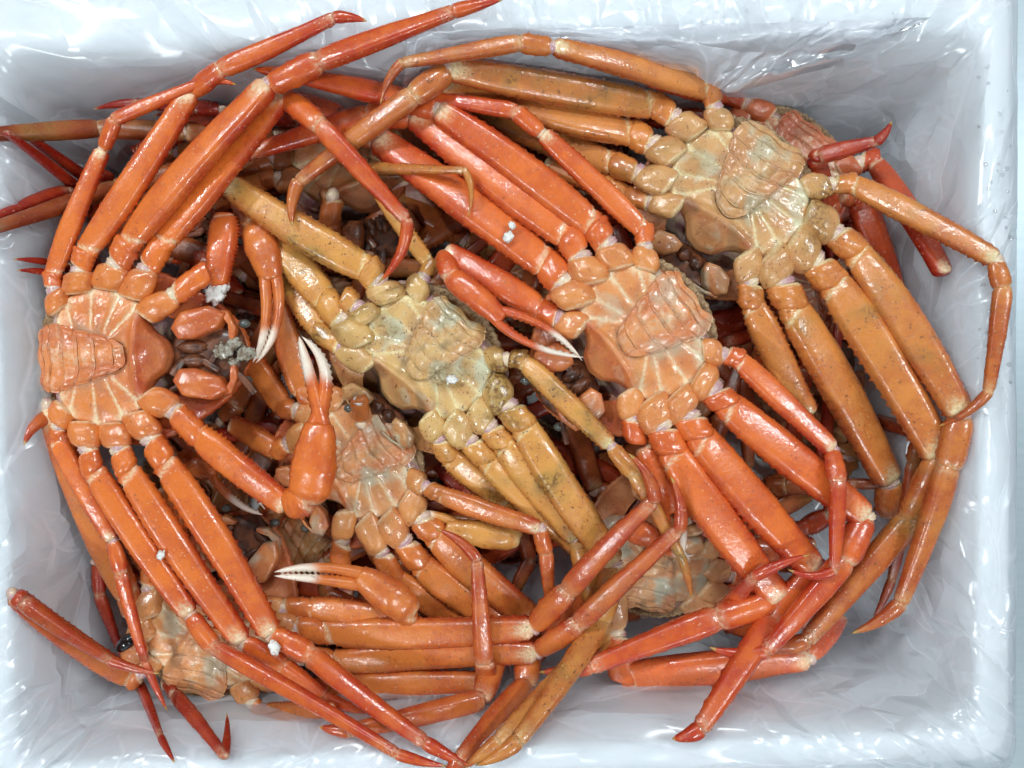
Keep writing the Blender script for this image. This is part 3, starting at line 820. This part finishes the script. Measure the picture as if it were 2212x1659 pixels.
filler(880, 1330, (1, .2), RUST_MATS, 'dark rusty crab at the bottom under the level orange legs', seed=24)
filler(1560, 1150, (.6, -.8), RUST_MATS, 'dark rusty crab deep under the wide coral legs', seed=25, z=-92)
filler(1250, 300, (1, -.1), RUST_MATS, 'dark rusty crab at the bottom under the amber legs by the top wall', seed=26, z=-92)
filler(400, 1060, (-.9, -.3), SHADED_BROWN_MATS, 'shade-darkened brown crab deep under the lower orange legs beside the left claw', seed=27)
filler(1800, 620, (.5, .85), RUST_MATS, 'dark rusty crab deep under the amber legs at the right wall', seed=28, z=-90)
filler(655, 1130, (.7, .7), SHADED_BROWN_MATS, 'shade-darkened brown crab deep in the gap above the white tipped lower claw', seed=29, z=-86)
#CRABS_END

# ------------------------------------------------------------------ box, liner, table
def quad_loop(c, rad, n_corner=14, n_side=60):
    """rounded quad loop from 4 corners (xy), evenly sampled"""
    c = np.asarray(c, float); out = []
    for i in range(4):
        p, a, b = c[i], c[i - 1], c[(i + 1) % 4]
        da, db = (a - p) / np.linalg.norm(a - p), (b - p) / np.linalg.norm(b - p)
        s, e = p + da * rad, p + db * rad
        for t in np.linspace(0, 1, n_corner):
            out.append((1 - t) ** 2 * s + 2 * t * (1 - t) * p + t * t * e)
        nxt = c[(i + 1) % 4]; dn = (p - nxt) / np.linalg.norm(p - nxt)
        s2 = nxt + dn * rad
        for t in np.linspace(0, 1, n_side + 2)[1:-1]:
            out.append(e + (s2 - e) * t)
    return np.array(out)

def grow(c, d):
    """offset the quad outward by d metres"""
    c = np.asarray(c, float); cen = c.mean(0); out = []
    for i in range(4):
        p, a, b = c[i], c[i - 1], c[(i + 1) % 4]
        na_ = np.array([-(p - a)[1], (p - a)[0]]); na_ /= np.linalg.norm(na_)
        nb_ = np.array([-(b - p)[1], (b - p)[0]]); nb_ /= np.linalg.norm(nb_)
        if np.dot(na_, p - cen) < 0: na_ = -na_
        if np.dot(nb_, p - cen) < 0: nb_ = -nb_
        out.append(p + (na_ + nb_) * d)
    return np.array(out)

DEPTH = -0.112
OUTC = np.array([P(-170, -40, 0)[:2], P(2192, -60, 0)[:2], P(2186, 1650, 0)[:2], P(-70, 1735, 0)[:2]])
def ringq(o):
    """quad at offset o: negative inside the opening, 0..0.02 across the rim top, beyond 0.02 outside the box"""
    if o <= 0: return grow(RIMC, o)
    if o <= .02: return RIMC + (OUTC - RIMC) * (o / .02)
    return grow(OUTC, o - .02)
rows = []
for off, z, rad in ((.020, -.135, .022), (.020, -.02, .022), (.020, -.006, .022), (.0185, -.0012, .022), (.016, 0, .021), (.003, 0, .017), (.0008, -.0006, .016), (0, -.003, .016),
                    (-.006, -.03, .016), (-.013, -.07, .016), (-.018, -.100, .016), (-.021, DEPTH + .003, .016), (-.026, DEPTH, .016), (-.10, DEPTH, .012), (-.18, DEPTH, .003)):
    lp = quad_loop(ringq(off), rad)
    rows.append(np.column_stack([lp, np.full(len(lp), z)]))
nc = len(rows[0])
V = np.vstack(rows)
Fb = grid_faces(len(rows), nc); Fb.append(tuple(range((len(rows) - 1) * nc, len(rows) * nc)))

k = NT('styrofoam')
tc = k.n('ShaderNodeTexCoord').outputs['Object']
vo = k.n('ShaderNodeTexVoronoi'); vo.inputs['Scale'].default_value = 300; k.l(tc, vo.inputs['Vector'])
bs = k.n('ShaderNodeBsdfPrincipled')
k.l(k.mix(k.ramp(k.noise(tc, 60, 4), .35, .65), (.89, .935, .95), (.93, .955, .965)), bs.inputs['Base Color'])
bs.inputs['Roughness'].default_value = .55
bs.inputs['Subsurface Weight'].default_value = .0
bp = k.n('ShaderNodeBump'); bp.inputs['Strength'].default_value = .25; bp.inputs['Distance'].default_value = .0006
k.l(vo.outputs['Distance'], bp.inputs['Height']); k.l(bp.outputs[0], bs.inputs['Normal']); k.l(bs.outputs[0], k.out.inputs[0])
box = mesh_obj('styrofoam_box', V, Fb, k.m)
tag(box, 'white styrofoam fish box holding the heap of crabs', 'box')

# steel table under the box
k = NT('brushed_steel')
tc = k.n('ShaderNodeTexCoord').outputs['Object']
mp = k.n('ShaderNodeMapping'); mp.inputs['Scale'].default_value = (6, 300, 10); k.l(tc, mp.inputs['Vector'])
bs = k.n('ShaderNodeBsdfPrincipled'); bs.inputs['Metallic'].default_value = .3
k.l(k.mix(k.noise(mp.outputs[0], 1, 4), (.46, .55, .60), (.58, .66, .70)), bs.inputs['Base Color']); bs.inputs['Roughness'].default_value = .38
k.l(bs.outputs[0], k.out.inputs[0])
tb = np.array([(-1, -1, -.136), (1, -1, -.136), (1, 1, -.136), (-1, 1, -.136), (-1, -1, -.166), (1, -1, -.166), (1, 1, -.166), (-1, 1, -.166)])
t_o = mesh_obj('table_top', tb, [(0, 1, 2, 3), (7, 6, 5, 4), (0, 4, 5, 1), (1, 5, 6, 2), (2, 6, 7, 3), (3, 7, 4, 0)], k.m, smooth_shade=False)
t_o['kind'] = 'structure'

# clear plastic liner ------------------------------------------------
def creases(x, y, cell, seed):
    """faceted folds: linear facets that meet in sharp creases"""
    r = np.random.default_rng(seed)
    nx, ny = int(x.max() / cell) + 3, int(y.max() / cell) + 3
    jx = r.uniform(0, 1, (nx + 2, ny + 2)); jy = r.uniform(0, 1, (nx + 2, ny + 2)); hv = r.uniform(-1, 1, (nx + 2, ny + 2))
    ix, iy = np.floor(x / cell).astype(int), np.floor(y / cell).astype(int)
    f1 = np.full(x.shape, 9.0); f2 = np.full(x.shape, 9.0); h1 = np.zeros(x.shape)
    for a in (-1, 0, 1):
        for b in (-1, 0, 1):
            gx, gy = np.clip(ix + a + 1, 0, nx + 1), np.clip(iy + b + 1, 0, ny + 1)
            d = np.hypot(ix + a + jx[gx, gy] - x / cell, (iy + b + jy[gx, gy] - y / cell) * .8)
            new = d < f1
            f2 = np.where(new, f1, np.minimum(f2, d)); h1 = np.where(new, hv[gx, gy], h1); f1 = np.minimum(f1, d)
    return (f2 - f1) * (h1 + .4)

k = NT('clear_film')
at = k.n('ShaderNodeAttribute', attribute_name='shell').outputs['Color']
wn = k.n('ShaderNodeTexNoise', noise_dimensions='2D'); wn.inputs['Scale'].default_value = 9; wn.inputs['Detail'].default_value = 1; k.l(at, wn.inputs['Vector'])
va = k.n('ShaderNodeVectorMath', operation='MULTIPLY_ADD'); k.l(wn.outputs['Color'], va.inputs[0]); va.inputs[1].default_value = (.035, .035, 0); k.l(at, va.inputs[2])
mp = k.n('ShaderNodeMapping'); mp.inputs['Rotation'].default_value = (0, 0, .5); mp.inputs['Scale'].default_value = (9, 24, 1); k.l(va.outputs[0], mp.inputs['Vector'])
vo = k.n('ShaderNodeTexVoronoi', feature='DISTANCE_TO_EDGE', voronoi_dimensions='2D'); vo.inputs['Scale'].default_value = 1; k.l(mp.outputs[0], vo.inputs['Vector'])
mpb = k.n('ShaderNodeMapping'); mpb.inputs['Rotation'].default_value = (0, 0, -.8); mpb.inputs['Scale'].default_value = (52, 24, 1); k.l(va.outputs[0], mpb.inputs['Vector'])
vob = k.n('ShaderNodeTexVoronoi', feature='DISTANCE_TO_EDGE', voronoi_dimensions='2D'); vob.inputs['Scale'].default_value = 1; k.l(mpb.outputs[0], vob.inputs['Vector'])
gate = k.ramp(wn.outputs['Fac'], .42, .60)
l1 = k.ramp(vo.outputs['Distance'], .0, .035, 1, 0)
l2 = k.math('MULTIPLY', k.ramp(vob.outputs['Distance'], .0, .06, 1, 0), gate)
crease = k.math('MAXIMUM', k.math('MULTIPLY', l1, k.ramp(wn.outputs['Fac'], .62, .40)), l2)
hgt = k.math('ADD', k.math('MULTIPLY', k.ramp(vo.outputs['Distance'], 0, .5), 1.5), k.math('MULTIPLY', k.ramp(vob.outputs['Distance'], 0, .5), k.math('MULTIPLY', gate, .7)))
bp = k.n('ShaderNodeBump'); bp.inputs['Strength'].default_value = .9; bp.inputs['Distance'].default_value = .006
k.l(hgt, bp.inputs['Height'])
fr = k.n('ShaderNodeLayerWeight'); fr.inputs['Blend'].default_value = .25
trp = k.n('ShaderNodeBsdfTransparent'); trp.inputs[0].default_value = (.97, .975, .98, 1)
gl = k.n('ShaderNodeBsdfGlossy'); gl.inputs['Roughness'].default_value = .20; gl.inputs[0].default_value = (1, 1, 1, 1); k.l(bp.outputs[0], gl.inputs['Normal'])
tl = k.n('ShaderNodeBsdfTranslucent'); tl.inputs[0].default_value = (.90, .915, .97, 1)
df = k.n('ShaderNodeBsdfDiffuse'); df.inputs[0].default_value = (.90, .915, .97, 1); k.l(bp.outputs[0], df.inputs['Normal'])
m1 = k.n('ShaderNodeMixShader'); m1.inputs[0].default_value = .6; k.l(tl.outputs[0], m1.inputs[1]); k.l(df.outputs[0], m1.inputs[2])
fm = k.math('ADD', k.math('MULTIPLY', fr.outputs['Facing'], .30), k.math('ADD', k.math('MULTIPLY', crease, .20), .42), True)
m2 = k.n('ShaderNodeMixShader'); k.l(fm, m2.inputs[0]); k.l(trp.outputs[0], m2.inputs[1]); k.l(m1.outputs[0], m2.inputs[2])
m3 = k.n('ShaderNodeMixShader'); k.l(k.math('ADD', k.math('MULTIPLY', fr.outputs['Fresnel'], .40), .045, True), m3.inputs[0]); k.l(m2.outputs[0], m3.inputs[1]); k.l(gl.outputs[0], m3.inputs[2])
k.l(m3.outputs[0], k.out.inputs[0])
M_FILM = k.m
M_FOLD = k.m.copy(); M_FOLD.name = 'cloudy_film_fold'
for nd in M_FOLD.node_tree.nodes:
    if nd.type == 'MATH' and nd.operation == 'ADD' and abs(nd.inputs[1].default_value - .42) < .001: nd.inputs[1].default_value = .55

prof = [(-.075, DEPTH + .003), (-.040, DEPTH + .003), (-.031, DEPTH + .006), (-.025, DEPTH + .016), (-.020, -.08), (-.014, -.05), (-.008, -.02), (-.003, -.003), (.002, .0025), (.010, .003), (.0185, .002), (.0225, -.003), (.030, -.012), (.045, -.04), (.055, -.07)]
pd = np.r_[0, np.cumsum([math.hypot(prof[i + 1][0] - prof[i][0], prof[i + 1][1] - prof[i][1]) for i in range(len(prof) - 1)])]
M_ = 24
tt_ = np.linspace(0, pd[-1], M_)
NS_ = 27
nc_ = 7
rj = np.random.default_rng(5)
def film_point(si, tj):
    o_, z_ = np.interp(tj, pd, [p[0] for p in prof]), np.interp(tj, pd, [p[1] for p in prof])
    return o_, z_
loops = []
for tj in tt_:
    o_, z_ = film_point(0, tj)
    lp = quad_loop(ringq(o_), .018, nc_, NS_)
    loops.append(np.column_stack([lp, np.full(len(lp), z_)]))
base = np.array(loops); N_ = base.shape[1]
per = np.r_[0, np.cumsum(np.linalg.norm(np.diff(base[M_ // 2], axis=0), axis=1))]
X, Y = np.meshgrid(per, tt_)
dT = np.gradient(base, axis=0); dS = np.gradient(base, axis=1)
nor = np.cross(dS, dT); nor /= np.linalg.norm(nor, axis=2)[:, :, None] + 1e-9
cen = np.array([RIMC.mean(0)[0], RIMC.mean(0)[1], .12])
flip = np.sign(np.sum(nor * (cen - base), axis=2)); nor *= np.where(flip == 0, 1, flip)[:, :, None]
env = np.interp(Y, [0, .05, .09, .14, .165, .175, .19, .22, .3], [1.5, 3, 7.5, 7.0, 4.0, 1.6, 1.4, 3, 8]) * .001
big = np.abs(creases(X, Y * .8, .085, 3)); big = big / max(1e-6, big.max())
disp = env * (.25 * rj.uniform(0, 1, X.shape) + 1.1 * big) + .0006
jit = dT * rj.uniform(-.32, .32, X.shape)[:, :, None] + dS * rj.uniform(-.32, .32, X.shape)[:, :, None]
jit[0] = 0
V = (base + jit + nor * disp[:, :, None]).reshape(-1, 3)
FF = []
for i in range(M_ - 1):
    for j in range(N_):
        j2 = (j + 1) % N_
        a_, b_, c_, d_ = i * N_ + j, i * N_ + j2, (i + 1) * N_ + j2, (i + 1) * N_ + j
        FF += [(a_, b_, c_), (a_, c_, d_)] if rj.random() < .5 else [(a_, b_, d_), (b_, c_, d_)]
film = mesh_obj('plastic_liner', V, FF, M_FILM, None, np.stack([X.ravel(), Y.ravel(), 0 * X.ravel()], 1), None, True)
tag(film, 'clear crinkled plastic bag lining the white box and folded over its rim', 'plastic bag')

# the loose fold of the bag hanging in from the top wall
top = [(880, 70), (1000, 66), (1250, 60), (1500, 54), (1750, 48), (1900, 42), (2010, 38)]
low = [(872, 192), (1010, 124), (1240, 122), (1493, 162), (1572, 205), (1823, 138), (1950, 80)]
ns, nt = 60, 12
sx = np.linspace(0, 1, ns); ti = np.linspace(0, 1, len(top))
V = []
for j in range(nt):
    q = j / (nt - 1)
    for i in range(ns):
        sxi = min(1, max(0, sx[i] + (rj.uniform(-.3, .3) / ns if 0 < i < ns - 1 else 0))); qq = min(1, max(0, q + (rj.uniform(-.3, .3) / nt if 0 < j < nt - 1 else 0)))
        a = (np.interp(sxi, ti, [p[0] for p in top]), np.interp(sxi, ti, [p[1] for p in top]))
        b = (np.interp(sxi, ti, [p[0] for p in low]), np.interp(sxi, ti, [p[1] for p in low]))
        z = 7 - 22 * qq + 5 * math.sin(qq * math.pi) + 2 * math.sin(sxi * 21) * qq + rj.uniform(0, 1.2)
        V.append(P(a[0] + (b[0] - a[0]) * qq, a[1] + (b[1] - a[1]) * qq, z))
V = np.array(V)
XX = np.tile(sx * .3, nt); YY = np.repeat(np.linspace(0, .06, nt), ns)
V[:, 2] += .004 * np.abs(creases(XX, YY, .04, 21)) + .0018 * np.abs(creases(XX, YY, .016, 22))
mesh_obj('bag_fold', V, grid_faces(nt, ns, False), M_FOLD, film, np.stack([XX * 1.3, YY, 0 * XX], 1), None, True)

# ------------------------------------------------------------------ scraps
pa, pb = P(486, 462, -34), P(468, 618, -30)
arm = empty('broken_claw_arm', pb)
tag(arm, 'spiny orange claw arm piece with white meat at its broken end', 'crab arm')
V, F_, A_ = segment('merus', pa, pb, 62 * SC(-32), (.35, .30), .72, spike=.0020, seed=91)
mesh_obj('arm_shell', V, F_, CORAL_MATS['leg'], arm, A_, pb)
V, F_ = blob(P(466, 630, -29), .006, .0050, .0035, 5, .7, 20, 26, axis=(0.2, 1, 0))
mesh_obj('white_meat', V, F_, M_FLESH, arm, None, pb)
V, F_ = blob(P(480, 620, -29), .0035, .003, .0028, 9, .7, 16, 20, axis=(1, .3, 0))
mesh_obj('white_meat', V, F_, M_FLESH, arm, None, pb)
def scrap(name, x, y, z, r, label, cat, mat=M_FLESH, seed=0, flat=.6):
    c = P(x, y, z); s = r * SC(z)
    V, F = blob(c, s, s * .8, s * flat, seed, .45, 12, 16, axis=(math.cos(seed), math.sin(seed), 0))
    o = mesh_obj(name, V, F, mat, None, None, c); o.location = tuple(c)
    tag(o, label, cat)
    return o
scrap('meat_scrap', 1098, 512, -11, 13, 'larger white meat scrap on the coral front leg', 'scrap', seed=1)
scrap('meat_scrap', 1106, 487, -11, 9, 'small white meat scrap on the coral leg above the larger one', 'scrap', seed=2)
scrap('meat_scrap', 977, 820, -28, 12, 'white scrap beside the tail flap of the yellow crab', 'scrap', seed=3)
scrap('meat_scrap', 348, 1199, -10, 10, 'white drop of meat on the long orange leg', 'scrap', seed=4)
scrap('shell_scrap', 593, 1398, -18, 15, 'pale torn shell scrap at the orange knee joint', 'scrap', seed=5)

# water drops on the bag over the right rim
k = NT('water')
bs = k.n('ShaderNodeBsdfGlossy'); bs.inputs['Roughness'].default_value = .03
tr = k.n('ShaderNodeBsdfTransparent'); mx = k.n('ShaderNodeMixShader'); mx.inputs[0].default_value = .16
k.l(tr.outputs[0], mx.inputs[1]); k.l(bs.outputs[0], mx.inputs[2]); k.l(mx.outputs[0], k.out.inputs[0])
DV, DF = [], []
rd = random.Random(3)
for q_ in range(70):
    if q_ < 46: x_, y_ = rd.uniform(2112, 2185), rd.uniform(120, 900)
    else: x_, y_ = rd.uniform(1500, 2000), rd.uniform(20, 70)
    V, F_ = blob(P(x_, y_, 3.2), *(3 * [rd.uniform(.0005, .0016)]), seed=q_, rough=.25, n1=6, n2=9)
    V[:, 2] = P(0, 0, 3.2)[2] + (V[:, 2] - P(0, 0, 3.2)[2]) * .5
    b_ = sum(len(v) for v in DV); DV.append(V); DF += [tuple(i + b_ for i in f) for f in F_]
dr = mesh_obj('water_drops', np.vstack(DV), DF, k.m)
dr['kind'] = 'stuff'; tag(dr, 'small water drops clinging to the plastic over the rim', 'water')
